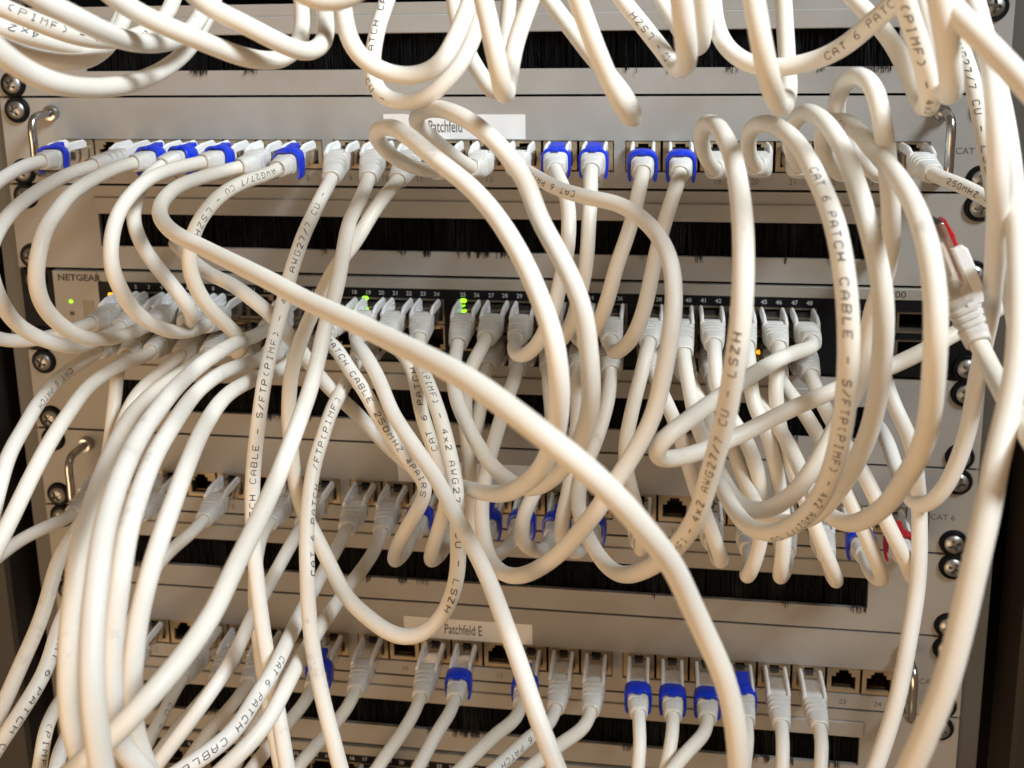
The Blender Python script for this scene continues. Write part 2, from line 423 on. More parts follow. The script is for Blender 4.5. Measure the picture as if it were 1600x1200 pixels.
# ------------------------------------------------------------------ switches
SX = [base + 14*i for base in (-180, -92, -2, 86.5) for i in range(6)]
SZ = (-17.5, -31.0)
S_HOLE = [(-6.0, 6.0, -5.0, 3.6), (-4.4, 4.4, 3.6, 5.4)]
def switch_port(flip):
    h = S_HOLE if not flip else [(a, c, -f, -e) for a, c, e, f in S_HOLE]
    b = MB(); b.plate(-6.9, 6.9, -6.5, 6.5, 0.0, 1.2, h); f = b.mesh('port', SHIELD)
    b = MB(); b.plate(-6.7, 6.7, -6.3, 6.3, 1.22, 12.0, h, depth=13); b.box(-6.2, 6.2, 13.02, 13.4, -6, 6)
    return f, b.mesh('socket_cavity', CAVE)
SPORT = (switch_port(False), switch_port(True))
b = MB()
for i in range(8): b.box(-3.8 + i*1.02, -3.35 + i*1.02, 3.0, 11.0, -4.3, -3.7)
SCONT = b.mesh('contacts', GOLD)
b = MB(); b.lathe([(0.001, -0.8), (0.7, -0.65), (1.1, -0.2), (1.2, 0.3)], 16); LED_ROUND = b
def led(parent, x, z, w, h, m, y=-2.6):
    q = MB(); q.box(x-w/2, x+w/2, y, y+1.5, z-h/2, z+h/2, min(w, h)*.33); return link('led', q.mesh('led', m), parent)
def network_switch(k, label, full):
    z = -k*U1
    t = thing('network_switch', label, 'network switch', (0, 0, z), 'network switches')
    b = MB(); groups = [(SX[6*g]-7.1, SX[6*g+5]+7.1, -37.8, -11.0) for g in range(4)]
    b.plate(-197, 222, -43.4, -6.2, -1.2, 3.0, groups + [(176, 196, -22.5, -11.5), (199, 219, -22.5, -11.5), (176, 196, -36, -25), (199, 219, -36, -25)])
    link('port_surround', b.mesh('port_surround', BLACKP), t)
    b = MB(); b.box(-222, -197.1, -1.6, 3.0, -43.4, -0.7, 0.3); b.box(-197, 222, -1.6, 3.0, -6.1, -0.7, 0.3)
    link('front_bezel', b.mesh('front_bezel', BEIGE), t)
    for s_ in (-1, 1):
        b = MB(); x0, x1 = sorted((s_*222.3, s_*241.0)); b.box(x0, x1, 0.0, 2.2, -43.8, -0.6, 0.3); link('mounting_ear', b.mesh('mounting_ear', BLACKP), t)
    b = MB(); b.box(-221, 221, 14, 200, -43, -1.2); link('housing', b.mesh('housing', BLACKP), t)
    for i, x in enumerate(SX):
        for r_ in (0, 1):
            p = link('port', SPORT[r_][0], t, (x, -1.0, SZ[r_])); link('socket_cavity', SPORT[r_][1], p); link('contacts', SCONT, p, (0, 0, 0 if r_ == 0 else 8.0))
        for j, dx in enumerate((-3.4, 3.4)):
            link('port_number', text_mesh(str(2*i+1+j), 2.9, WHITETXT, 1.0, 0.06), t, (x+dx, -1.27, -8.6))
    for x in (186, 209):
        for zz in (-17, -30.5):
            b = MB(); b.plate(x-9.4, x+9.4, zz-5.2, zz+5.2, -0.6, 12, [(x-8.2, x+8.2, zz-4.2, zz+4.2)], depth=30); b.box(x-8, x+8, 20, 21, zz-4.2, zz+4.2)
            link('module_cage', b.mesh('module_cage', SHIELD), t)
    b = MB(); b.box(192, 198, -0.9, 0.5, -33.5, -29.5); link('cage_latch', b.mesh('cage_latch', COPPER), t)
    screws(t, z, y=-0.02)
    if full:
        link('maker_name', text_mesh('NETGEAR', 4.7, DARKTXT, 1.16, 0.17, 'LEFT'), t, (-219.2, -1.66, -4.4))
        link('model_number', text_mesh('200', 4.6, DARKTXT, 1.1, 0.04, 'LEFT'), t, (195.5, -1.66, -3.5))
        led(t, -213.0, -17.2, 2.6, 2.2, LEDG, -2.2)
        q = MB(); q.box(-214.2, -211.8, -1.75, -1.55, -24.6, -22.6); link('led_symbol', q.mesh('led_symbol', DARKTXT), t)
        q = MB(); q.box(-206.5, -200.0, -1.72, -1.55, -27, -16.5); link('status_window', q.mesh('status_window', SMOKED), t)
    return t
sw = network_switch(2, 'black 48 port network switch with beige bezel in the rack middle', True)
sw2 = network_switch(8, 'dark network switch at the bottom edge, only its top showing', False)
for (px, py, h, m) in ((172, 461, 9, LEDO), (174.5, 469.5, 9, LEDO), (570, 466.5, 3, LEDG), (570, 477.5, 3, LEDG), (723.5, 470.5, 3, LEDG), (723.5, 480.5, 3, LEDG), (1187, 551, 4, LEDO), (536, 478, 3, LEDG)):
    p = at(px, py, h); led(sw, p[0], p[2] + 2*U1, 3.4, 2.3, m, -h)
p = at(228, 1178, 4); led(sw2, p[0], p[2] + 8*U1, 2.2, 3.0, LEDG, -4)

# ------------------------------------------------------------------ lettering on the jackets: a stroke font on a 4 x 6 grid
G = {'C': [[(4,5),(3,6),(1,6),(0,5),(0,1),(1,0),(3,0),(4,1)]], 'A': [[(0,0),(0,4),(2,6),(4,4),(4,0)],[(0,2.4),(4,2.4)]], 'T': [[(0,6),(4,6)],[(2,6),(2,0)]],
 '6': [[(3.5,6),(1.3,5),(0.2,3.2),(0,1.5),(0.8,0.2),(2,0),(3.2,0.2),(4,1.3),(4,2),(3.2,3.1),(2,3.3),(0.8,3),(0.1,2)]], 'P': [[(0,0),(0,6),(3,6),(4,5),(4,4),(3,3),(0,3)]], 'H': [[(0,0),(0,6)],[(4,0),(4,6)],[(0,3),(4,3)]],
 'B': [[(0,0),(0,6),(3,6),(4,5),(4,4),(3,3),(4,2),(4,1),(3,0),(0,0)],[(0,3),(3,3)]], 'L': [[(0,6),(0,0),(4,0)]], 'E': [[(4,6),(0,6),(0,0),(4,0)],[(0,3),(3,3)]], '-': [[(0,3),(4,3)]],
 'S': [[(4,5),(3,6),(1,6),(0,5),(0,4),(1,3),(3,3),(4,2),(4,1),(3,0),(1,0),(0,1)]], '/': [[(0,0),(4,6)]], 'F': [[(0,0),(0,6),(4,6)],[(0,3),(3,3)]], '(': [[(3,6),(1,4.5),(1,1.5),(3,0)]], ')': [[(1,6),(3,4.5),(3,1.5),(1,0)]],
 'I': [[(1,6),(3,6)],[(2,6),(2,0)],[(1,0),(3,0)]], 'M': [[(0,0),(0,6),(2,3.2),(4,6),(4,0)]], '4': [[(3,0),(3,6),(0,2),(4,2)]], 'x': [[(0,0),(4,4)],[(0,4),(4,0)]],
 '2': [[(0,5),(1,6),(3,6),(4,5),(4,4),(0,0),(4,0)]], 'W': [[(0,6),(0.8,0),(2,3),(3.2,0),(4,6)]], 'G': [[(4,5),(3,6),(1,6),(0,5),(0,1),(1,0),(3,0),(4,1),(4,3),(2.4,3)]], '7': [[(0,6),(4,6),(1.4,0)]],
 'U': [[(0,6),(0,1),(1,0),(3,0),(4,1),(4,6)]], 'Z': [[(0,6),(4,6),(0,0),(4,0)]], '5': [[(4,6),(0,6),(0,3.4),(3,3.4),(4,2.6),(4,1),(3,0),(0,0)]], '0': [[(1,0),(0,1),(0,5),(1,6),(3,6),(4,5),(4,1),(3,0),(1,0)]],
 '1': [[(1,5),(2,6),(2,0)]], 'R': [[(0,0),(0,6),(3,6),(4,5),(4,4),(3,3),(0,3)],[(2,3),(4,0)]], 'O': [[(1,0),(0,1),(0,5),(1,6),(3,6),(4,5),(4,1),(3,0),(1,0)]]}
RAD = 3.15
def lettering(path, s0, direction, string, phi, hgt=2.35, adv=3.4, wid=1.95, pen=0.19):
    L = len(string)*adv
    smid = min(max(s0 + direction*L/2, 2), path.L-2)
    c, T, U, R = path.ev(np.array([smid])); c, T, U, R = c[0], T[0], U[0], R[0]
    tocam = CAM - c; a0 = math.atan2(tocam @ U, tocam @ R) + phi
    sg = direction
    V, F = [], []
    rad = RAD + 0.035
    s_c = s0
    for ch in string:
        jx, jy, sl = random.uniform(-.08, .08), random.uniform(-.06, .06), random.uniform(0.05, 0.16)
        for st in G.get(ch, []):
            P = np.array([((x/4)*wid + sl*(y/6)*hgt + jx, (y/6 - .5)*hgt + jy) for x, y in st])
            Q = [P[0]]
            for a, b_ in zip(P[:-1], P[1:]):
                n = max(1, int(np.linalg.norm(b_-a)/0.6))
                Q += [a + (b_-a)*k/n for k in range(1, n+1)]
            Q = np.array(Q); D = np.gradient(Q, axis=0); D /= np.linalg.norm(D, axis=1)[:, None] + 1e-9
            N = np.stack([-D[:, 1], D[:, 0]], 1)
            w = pen*random.uniform(.8, 1.1)
            E2 = np.concatenate([Q + N*w, Q - N*w])
            sd = s_c + sg*E2[:, 0]
            ang = a0 + (-sg)*E2[:, 1]/rad * (-1)
            ok = (sd.min() > 1) and (sd.max() < path.L-1)
            if not ok: continue
            C_, T_, U_, R_ = path.ev(sd)
            pts = C_ + rad*(np.cos(ang)[:, None]*R_ + np.sin(ang)[:, None]*U_)
            k0 = len(V); n = len(Q); V += pts.tolist()
            F += [(k0+i, k0+i+1, k0+n+i+1, k0+n+i) for i in range(n-1)]
        s_c += sg*adv
    return V, F

# ------------------------------------------------------------------ patch cables
def port_pos(code):
    k, a = code[0], code[1:]
    if k in 'ACE':
        return np.array([port_x(int(a)), 0, -{'A': 0, 'C': 4, 'E': 6}[k]*U1 + PZ]), np.array([0, 0, 1.0])
    col, row = [int(v) for v in a.split('.')]
    zt = -2*U1 if k == 'S' else -8*U1
    return np.array([SX[col], -1.0, zt + SZ[row]]), np.array([0, 0, 1.0 if row == 0 else -1.0])

def parse(pts):
    rows = [[float(v) for v in p.split(',')] for p in pts.replace('\n', ' ').split(';') if p.strip()]
    xs = np.array([r_[:2] for r_ in rows]); h = [r_[2] if len(r_) > 2 else None for r_ in rows]
    d = np.concatenate([[0], np.cumsum(np.linalg.norm(np.diff(xs, axis=0), axis=1))])
    kd = [d[i] for i in range(len(h)) if h[i] is not None]; kh = [v for v in h if v is not None]
    hh = np.interp(d, kd, kh)
    return [at(x, y, z) for (x, y), z in zip(xs, hh)]

B0, B1 = 25.5, 45.0                               # boot start and end along the path
def boot_mesh(path):
    st, pr = [], []
    def ring(s_, a, b_, p): st.append(s_); pr.append(squircle(a, b_, p))
    ring(B0, 5.0, 4.7, 6); ring(B0+0.5, 5.55, 5.2, 6); ring(29.0, 5.6, 5.25, 5)
    for i in range(4):
        s_ = 29.5 + i*2.9; k = 1 - 0.045*i; p = 4.4 - .4*i
        ring(s_, 5.05*k, 4.75*k, p); ring(s_+.75, 5.05*k, 4.75*k, p); ring(s_+1.05, 5.65*k, 5.3*k, p); ring(s_+2.5, 5.55*k, 5.2*k, p)
    ring(41.4, 4.55, 4.4, 3); ring(43.6, 4.45, 4.3, 2.6); ring(44.6, 4.3, 4.2, 2.5); ring(B1, 3.8, 3.75, 2.4); ring(B1-.3, 3.15, 3.15, 2)
    V, F = sweep(path, np.array(st), pr)
    return V, F
def bar(path, s0, s1, r0, r1, u_of, n=8):
    st = np.linspace(s0, s1, n); pr = []
    for s_ in st:
        lo, hi = u_of((s_-s0)/(s1-s0)); c = min(.5, (hi-lo)*.3)
        pr.append([(r0, lo), (r1, lo), (r1, hi-c), (r1-.5, hi), (r0+.5, hi), (r0, hi-c)])
    return sweep(path, st, pr)
def clip_mesh(path, kind):
    if kind == 'l':                              # slim release tab along the latch
        mb = MB()
        V, F = bar(path, 1.5, 8, -2.6, 2.6, lambda q: (4.2, 5.4+.8*q)); mb.add(V, F)
        V, F = bar(path, 7.6, 24, -1.2, 1.2, lambda q: (4.6, 6.2)); mb.add(V, F)
        return mb.V, mb.F
    s0, s1 = {'a': (29.5, 36.5), 'b': (24.0, 31.5), 'c': (29.5, 36.5)}[kind]
    t = np.linspace(math.radians(-42), math.radians(222), 17)
    n = len(t)
    def arch(a, b_): 
        c, s_ = np.cos(t), np.sin(t); p = 3.1
        return np.stack([a*np.sign(c)*np.abs(c)**(2/p), b_*np.sign(s_)*np.abs(s_)**(2/p)], 1)
    st = np.array([s0, s0+.6, s1-.6, s1]); pr = []
    for i, g in enumerate((-.35, 0, 0, -.35)):
        o = arch(6.8+g, 6.9+g); inn = arch(5.7, 5.45)[::-1]
        q = np.vstack([o, inn]); q[q[:, 1] < -3, 1] -= 2.0
        pr.append(q)
    C, T, U, R = path.ev(st); V = []
    for i in range(4): V.append(C[i] + pr[i][:, :1]*R[i] + pr[i][:, 1:]*U[i])
    V = np.vstack(V); m = 2*n
    F = [(a*m+k, a*m+(k+1) % m, (a+1)*m+(k+1) % m, (a+1)*m+k) for a in range(3) for k in range(m)]
    for base, rev in ((0, True), (3*m, False)):
        for k in range(n-1):
            f = (base+k, base+k+1, base+m-2-k, base+m-1-k); F.append(f[::-1] if rev else f)
    mb = MB(); mb.add(V, F)
    if kind != 'c':
        w0 = 3.4 if kind == 'b' else 2.3
        V, F = bar(path, s0-5.5, s0+3, -w0, w0, lambda q: (5.4, 7.0+0.9*(1-q))); mb.add(V, F)
    V, F = bar(path, s1-3, s1+1.2, -1.5, 1.5, lambda q: (5.4, 7.2-.9*q), 4); mb.add(V, F)
    return mb.V, mb.F

NCAB = 0
def cable(label, pts, start=None, end=None, clip=None, endclip=None, text=(), group=None, free=None):
    """free: up vector of a plug that hangs loose at the start of the path"""
    global NCAB
    P = parse(pts)
    ups, upe = np.array([0, 0, 1.0]), None
    if start:
        p0, ups = port_pos(start); out = np.array([0, -1.0, 0])
        P = [p0 + out*d for d in (-9, 0, 10, 19)] + P
    if end:
        p1, upe = port_pos(end); out = np.array([0, -1.0, 0])
        P = P + [p1 + out*d for d in (19, 10, 0, -9)]
    if free is not None: ups = np.array(free, float)
    C = spline(P)
    org = C[0].copy() if not start else port_pos(start)[0]
    C = C - org
    t = thing('patch_cable', label, 'cable', org, group)
    pa = Path(C, ups if (start or free is not None) else (0.3, 0.2, 1.0))
    s0 = 38.0 if (start or free is not None) else 0.0
    s1 = pa.L - (38.0 if end else 0.0)
    n = max(6, int((s1-s0)/2.2)); st = np.linspace(s0, s1, n)
    wob = RAD*(1 + 0.006*np.sin(st*0.11 + NCAB))
    V, F = sweep(pa, st, [squircle(w, w, 2, 16) for w in wob])
    jk = link('jacket', mesh('jacket', V, F, JACKET), t)
    NCAB += 1
    for (anchor, direction, string, phi) in text:
        px = to_px(C + org)
        cand = np.linalg.norm(px - np.array(anchor[:2]), axis=1)
        i = int(np.argmin(cand)); sa = pa.s[i]
        V, F = lettering(_Shift(pa, org), sa, direction, string, phi)
        if V: link('printed_lettering', mesh('printed_lettering', np.array(V)-org, F, INK, False), jk)
    ends = []
    if start or free is not None: ends.append((pa, clip))
    if end: ends.append((Path(C[::-1].copy(), upe), endclip))
    for pp, cl in ends:
        V, F = boot_mesh(pp); pl = link('plug', mesh('plug', V, F, BOOT, True, 50), t)
        for sd in (-1, 1):
            V, F = bar(pp, 10.0 + random.uniform(-.6, .6), 30.5, sd*4.75-.8, sd*4.75+.8, lambda q: (0.5 if q > .72 else 3.0, 7.4 - 6*max(0, q-.72) - (1.2 if q < .01 else 0)), 12)
            link('latch_guard', mesh('latch_guard', V, F, PRONG, True, 40), pl)
        V, F = sweep(pp, np.array([1.0, 1.5, 26]), [squircle(5.4, 3.9, 8), squircle(5.8, 4.1, 8), squircle(5.8, 4.1, 8)])
        link('connector', mesh('connector', V, F, CLEAR, True, 40), pl)
        if cl:
            V, F = clip_mesh(pp, cl[1] if len(cl) > 1 else 'a')
            link('colour_clip', mesh('colour_clip', V, F, RED if cl[0] == 'r' else BLUE, True, 40), pl)
    return t
class _Shift:
    """path evaluated in world coordinates"""
    def __init__(s, p, org): s.p, s.org, s.L = p, org, p.L
    def ev(s, d):
        C, T, U, R = s.p.ev(d); return C + s.org, T, U, R

GT = 'white cables hanging in from above the frame'
GA = 'white cables plugged into the uppermost patch panel'
GS = 'white cables running from the switch out of the frame'
GH = 'white cables hanging from the switch to the middle patch panel'
GC = 'white cables plugged into the middle patch panel'
GE = 'white cables plugged into the Patchfeld E panel'

# --- loops hanging in from above
cable('white cable loop at top left corner sagging lowest of all there', '-60,20,235;-30,55,232;0,82,228;42,112,220;85,130,212;140,138,195;197,132,170;253,110,135;295,75,100;318,38,75;335,0,60;348,-50,50', group=GT)
cable('bright white cable arc just above the lowest loop at top left', '20,-30,215;65,0,212;112,24,206;157,47,195;197,63,180;239,68,160;281,60,135;304,40,115;320,12,100;332,-25,90', group=GT)
cable('long white cable slanting down right across the top left brush strip', '150,-30,190;183,0,188;225,25,184;281,50,178;337,73,168;380,89,158;422,95,145;448,88,132;466,68,118;473,40,105;472,5,95;468,-40,88', group=GT)
cable('white cable hooking upward just left of the top centre loop', '285,-30,170;310,0,170;340,18,170;366,30,168;408,52,164;450,73,156;480,81,146;502,70,133;509,48,118;508,20,104;505,-30,92', group=GT)
cable('printed white cable reading (PIMF) in the top left corner', '-40,-10,170;0,10,168;56,34,160;107,53,150;155,63,135;200,60,115;240,42,95;265,15,80;280,-30,70', text=[((6, 8), 1, '(PIMF) - 4x2 AWG27/7', 0.2)], group=GT)
cable('printed white cable reading 2x4 at the top left edge', '-40,25,150;0,42,147;42,54,142;85,66,134;130,74,120;165,62,102;184,38,88;195,10,78;203,-30,70', text=[((60, 58), -1, '4x2 -', 0.3), ((92, 66), 1, '(PIMF)', 0.5)], group=GT)
cable('white cable curve below the printed ones at the top left edge', '-40,50,160;0,70,157;28,82,152;84,95,142;127,96,130;160,80,112;182,52,96;195,25,84;208,-20,75', group=GT)
cable('wide white cable bend touching the top edge left of centre', '430,-60,205;455,-24,203;485,-3,201;512,3,200;545,-3,199;572,-24,197;592,-60,195', group=GT)
cable('white cable loop at top centre, the nearer of the two there', '532,-40,125;535,0,132;538,30,135;545,60,136;562,88,138;590,108,138;625,119,138;657,117,138;685,104,136;704,75,132;722,35,126;738,-10,120;750,-50,116', group=GT)
cable('printed white cable loop reading CABLE at top centre, hanging below its neighbour', '615,-30,80;605,0,84;598,20,88;590,45,92;584,75,96;582,105,100;584,130,104;598,150,108;625,160,112;655,158,116;682,142,118;706,118,118;726,88,116;742,50,112;752,10,108;760,-30,104', text=[((584, 100), -1, 'PATCH CABLE - S/FTP', -0.45), ((586, 128), 1, 'CU -', -.6)], group=GT)
cable('white cable hairpin hanging just right of the top centre loops', '742,-50,150;757,5,154;768,55,158;778,100,160;784,135,158;788,148,150;793,138,138;797,110,130;806,65,122;820,25,116;838,-25,110', group=GT)
cable('white cable bend half hidden behind the hairpin beside top centre loops', '705,-40,70;712,20,75;728,75,80;748,112,84;764,136,84;772,146,78;780,130,70;786,90,64;792,40,60;797,-20,56', group=GT)
cable('lone white cable hairpin with its tip over the uppermost patch panel', '885,-50,150;905,5,150;927,65,150;946,112,148;968,158,144;983,182,138;990,184,128;985,165,118;962,130,110;925,88,104;890,42,98;858,0,92;830,-40,88', group=GT)
cable('printed white cable hairpin reading LSZH over the top brush strip', '950,-40,96;965,-10,98;1011,48,104;1039,84,110;1054,104,120;1066,106,145;1073,92,170;1071,60,184;1066,10,188;1060,-40,190', text=[((1052, 100), -1, 'CU - LSZH', -0.1)], group=GT)
cable('white cable bend directly behind the LSZH hairpin at the top', '1015,-40,90;1030,-5,92;1050,28,95;1073,62,100;1088,76,108;1097,65,116;1100,30,120;1098,-30,122', group=GT)
cable('wide printed white cable loop reading CAT 6 at top right', '1110,-45,95;1114,0,102;1118,37,108;1132,70,114;1160,95,120;1195,106,124;1225,105,126;1262,98,128;1300,84,132;1335,60,138;1365,33,145;1398,5,152;1425,-30,158', text=[((1298, 85), 1, 'CAT 6 PATCH CABLE', 0.15)], group=GT)
cable('white cable hairpin threaded around the wide CAT 6 loop at top right', '1172,-40,178;1178,0,180;1185,40,182;1193,85,182;1204,130,178;1214,158,165;1221,168,145;1228,158,125;1232,135,108;1230,95,96;1227,45,90;1222,-30,85', group=GT)
cable('printed white cable hairpin reading (PIMF) with striped shadows at top right', '1310,-30,95;1330,-5,98;1360,25,104;1390,60,110;1415,105,118;1436,155,130;1447,168,145;1453,155,158;1447,115,165;1433,62,168;1419,20,170;1405,-30,172', text=[((1417, 5), -1, '(PIMF) - 4x2 AWG27/7', 0.0)], group=GT)
cable('thick near white cable hairpin with striped shadows beside the top right handle', '1430,-40,120;1442,0,124;1455,45,130;1464,100,140;1472,135,155;1480,146,172;1486,138,190;1485,110,200;1479,60,206;1471,15,208;1462,-40,208', group=GT)
cable('white cable slanting down to the right edge in the top right corner', '1440,-50,200;1470,-8,205;1495,22,208;1530,57,212;1570,98,216;1600,130,220;1650,185,225', group=GT)
cable('printed white cable reading AWG27/7 CU slipping behind the tall right cable', '1475,-30,60;1484,10,65;1490,40,70;1502,75,76;1519,125,84;1532,180,92;1540,225,98;1550,280,100;1562,350,104;1575,430,106;1590,520,108;1610,600,110', text=[((1497, 62), 1, 'AWG27/7 CU - LSZH', -0.15)], group=GT)
cable('tall white cable at right, curling into the brush strip under the switch', '1500,-60,120;1515,-20,130;1530,30,142;1541,70,152;1553,130,162;1558,200,170;1559,300,172;1557,370,162;1553,430,142;1547,490,118;1537,540,105;1525,600,98;1515,660,95;1497,720,94;1472,768,92;1445,790,88;1424,782,80;1405,745,68;1390,700,52;1380,678,34;1374,668,8;1372,664,-20', group=GT)
cable('thick white cable down the right edge leaving at the bottom right', '1515,-40,90;1535,40,110;1555,120,130;1570,190,145;1580,260,158;1588,340,170;1592,420,182;1593,500,195;1588,580,205;1574,650,212;1557,720,220;1543,800,228;1524,880,234;1505,965,238;1480,1060,242;1446,1147,244;1408,1230,244', group=GT)
cable('loose white plug with red clip hanging at right, its cable leaving right', '1446,345,138;1470,400,138;1494,456,138;1513,500,138;1527,532,140;1548,575,152;1572,620,180;1600,665,210;1640,725,235', free=W2C[0]*0.85 - W2C[1]*0.35 - W2C[2]*0.12, clip='rl', group=GT)
cable('thin white cable at right from the upper brush strip down to bottom right', '1372,382,-20;1374,392,5;1377,425,30;1376,480,45;1374,540,55;1382,590,62;1400,640,70;1423,690,75;1434,760,80;1437,850,88;1433,920,95;1420,1000,105;1405,1080,115;1385,1150,122;1360,1220,130;1345,1260,134', group=GT)

# --- uppermost patch panel
cable('white cable with blue clip in the leftmost socket, looping off the left edge', '75,250,32;45,257,42;10,275,58;-25,305,75;-60,380,90;-60,460,92;-30,515,80;10,532,68;60,530,56;105,518,48;135,508,40', 'A1', 'S0.0', 'ba', group=GA)
cable('white cable without clip next right of the leftmost blue clip', '150,258,34;110,271,46;70,292,62;30,320,80;0,355,96;-18,400,108;-10,445,112;5,478,108;25,505,100;55,525,90;90,538,80;125,541,66;155,530,52;178,518,42', 'A3', 'S1.0', group=GA)
cable('white cable with blue clip bowing left past the switch maker name', '225,252,30;195,258,40;155,275,58;112,303,82;88,332,100;70,360,112;59,402,120;56,436,122;65,473,118;90,504,108;127,526,92;169,529,74;205,520,56', 'A4', 'S2.0', 'ba', group=GA)
cable('white cable with blue clip and a lit kink over the second brush strip', '270,251,30;245,264,38;225,284,46;213,312,54;208,340,60;222,383,68;245,417,72;270,447,72;293,478,68;301,497,60;288,508,48', 'A5', 'S3.0', 'ba', group=GA)
cable('white cable with blue clip, the middle of three bows over the left switch ports', '332,251,30;295,258,42;258,268,54;225,285,68;200,310,80;184,335,88;174,374,96;174,417,100;186,447,98;208,484,88;239,507,76;267,518,66;295,518,54', 'A6', 'S4.0', 'ba', group=GA)
cable('very long thick white cable sweeping diagonally across the whole picture', '388,258,32;355,266,40;323,275,52;281,290,68;257,310,82;249,328,92;255,347,104;272,364,114;309,383,126;366,411,146;422,439,164;480,470,180;541,498,196;625,538,216;681,566,228;737,597,238;800,642,246;856,685,250;912,730,250;969,784,246;1011,832,240;1053,888,230;1080,945,224;1106,1000,221;1132,1060,220;1147,1119,221;1154,1180,222;1156,1240,222', 'A7', group=GA)
cable('printed white cable with blue clip reading AWG27/7 CU, bowing left', '441,260,32;416,273,44;380,285,58;346,304,72;323,328,82;306,355,88;297,385,92;295,410,92;301,436,90;318,470,84;346,501,74;368,520,66;378,538,56;370,552,46', 'A8', 'S5.1', 'ba', text=[((434, 264), 1, '2 AWG27/7 CU - LSZH', 0.05)], group=GA)
cable('printed white cable dropping steeply to the bottom, leftmost of its three', '515,285,38;500,312,50;487,340,58;476,363,64;462,402,72;453,431,76;439,487,82;425,543,86;414,590,90;402,674,96;396,731,100;394,787,104;396,843,108;400,894,112;408,964,118;419,1035,124;433,1105,130;447,1190,138;458,1250,142', 'A9', text=[((395, 835), -1, 'PATCH CABLE - S/FTP(PIMF) - 4x2 AWG27/7 CU -', 0.05)], group=GA)
cable('white cable running down left in front of its neighbours to bottom left', '574,285,38;560,318,52;546,346,62;535,402,80;527,445,92;519,475,98;507,515,106;498,557,114;487,600,124;456,688,152;428,759,172;400,820,186;366,888,202;337,950,216;295,1015,232;239,1083,246;183,1142,252;135,1187,254;95,1222,254;50,1265,252', 'A10', group=GA)
cable('printed white cable dropping to a wide loop over the Patchfeld E label', '620,284,36;605,302,46;588,324,54;574,346,60;552,383,66;524,417,70;505,455,74;481,504,80;466,543,84;455,585,86;451,650,88;456,708,88;462,759,88;476,804,88;496,843,92;518,888,98;541,932,106;574,964,114;611,990,120;642,996,122;670,984,122;695,956,122;709,922,120;715,894,118;716,850,114;715,815,110;712,759,104;701,702,95;690,660,88;676,618,78;667,595,70;655,560,54', 'A11', 'S11.0', text=[((664, 590), -1, '(PIMF) - 4x2 AWG27/7 CU - LSZH', -0.05)], group=GA)
cable('white cable curling left then bowing down, the lower left of two central bows', '690,266,32;665,266,42;638,258,54;612,243,66;595,225,78;588,211,92;595,201,106;612,199,118;632,209,130;655,227,140;695,260,150;737,294,158;771,332,164;799,374,170;820,412,175;837,450,180;853,490,184;865,529,187;872,571,188;875,615,186;872,660,180;862,697,172;845,732,164;818,757,152;794,770,138;765,771,118;730,763,95;690,750,76;650,733,64;611,702,58;557,646,58;507,598,62;470,548,68;430,498,74;400,472,74;366,447,66;323,425,50;290,397,32;276,383,8;271,378,-20', 'A12', group=GA)
cable('white cable curling over the paper label, the upper right of two central bows', '742,264,32;722,253,42;697,234,54;672,213,66;655,197,78;651,184,92;663,173,106;684,170,118;705,175,128;740,193,138;780,228,146;820,280,152;842,340,158;870,391,162;893,436,166;910,481,168;918,529,168;922,571,168;924,618,166;916,665,160;897,708,150;866,745,136;835,762,122;805,757,108;775,735,98;748,698,88;727,658,78;712,620,66;708,590,56;711,560,46', 'A13', 'S12.0', group=GA)
cable('printed white cable with upside down CAT 6, arching right of the central bows', '806,262,34;820,266,42;840,278,54;868,293,66;912,307,80;969,320,92;1005,343,102;1031,372,112;1047,408,122;1053,447,130;1052,487,136;1047,529,140;1039,571,142;1022,646,144;1002,688,146;980,725,148;957,759,150;938,790,150;912,823,146;879,860,138;842,888,128;808,900,115;780,892,102;763,868,92;754,829,86;753,785,80;760,735,74;777,674,66;795,615,56;803,595,48', 'A14', 'S14.1', text=[((905, 306), -1, 'CAT 6 PATCH CABLE', -0.25)], group=GA)
cable('white cable with blue clip, left one of the four central blue clips', '868,268,38;879,290,48;886,312,54;889,345,62;885,400,70;876,436,74;868,475,78;856,508,80;842,535,78;824,553,72;808,554,62;803,543,50', 'A15', 'S14.0', 'bb', group=GA)
cable('white cable with blue clip, second of the four central blue clips', '923,272,40;923,309,50;920,346,58;918,388,64;914,425,68;905,465,70;895,500,68;882,525,62;866,540,52', 'A16', 'S15.0', 'bb', group=GA)
cable('white cable with blue clip, third of the four central blue clips', '1003,276,40;994,318,52;983,360,60;963,417,68;952,459,70;940,495,70;927,518,64;911,536,52', 'A17', 'S16.0', 'bc', group=GA)
cable('white cable with blue clip, right one of the four central blue clips', '1061,278,40;1047,320,54;1039,346,58;1025,397,66;1017,436,70;1006,485,76;990,525,76;972,545,68;958,549,52', 'A18', 'S17.0', 'bc', group=GA)
cable('large printed white cable bow reading LSZH, standing alone right of centre', '1118,266,34;1106,252,44;1098,230,56;1096,208,72;1104,193,92;1118,195,112;1131,212,130;1145,245,148;1154,290,165;1160,340,178;1162,400,188;1161,450,194;1158,500,197;1152,545,198;1144,594,196;1132,660,192;1118,711,188;1104,759,183;1090,804,178;1070,838,170;1045,866,160;1012,888,146;980,898,128;958,892,114;938,872,102;918,838,92;905,800,84;904,770,76;912,735,72;925,705,68;938,669,62;950,625,54;953,600,46', 'A19', 'S17.1', text=[((1040, 869), -1, 'P(PIMF) - 4x2 AWG27/7 CU - LSZH', -0.1)], group=GA)
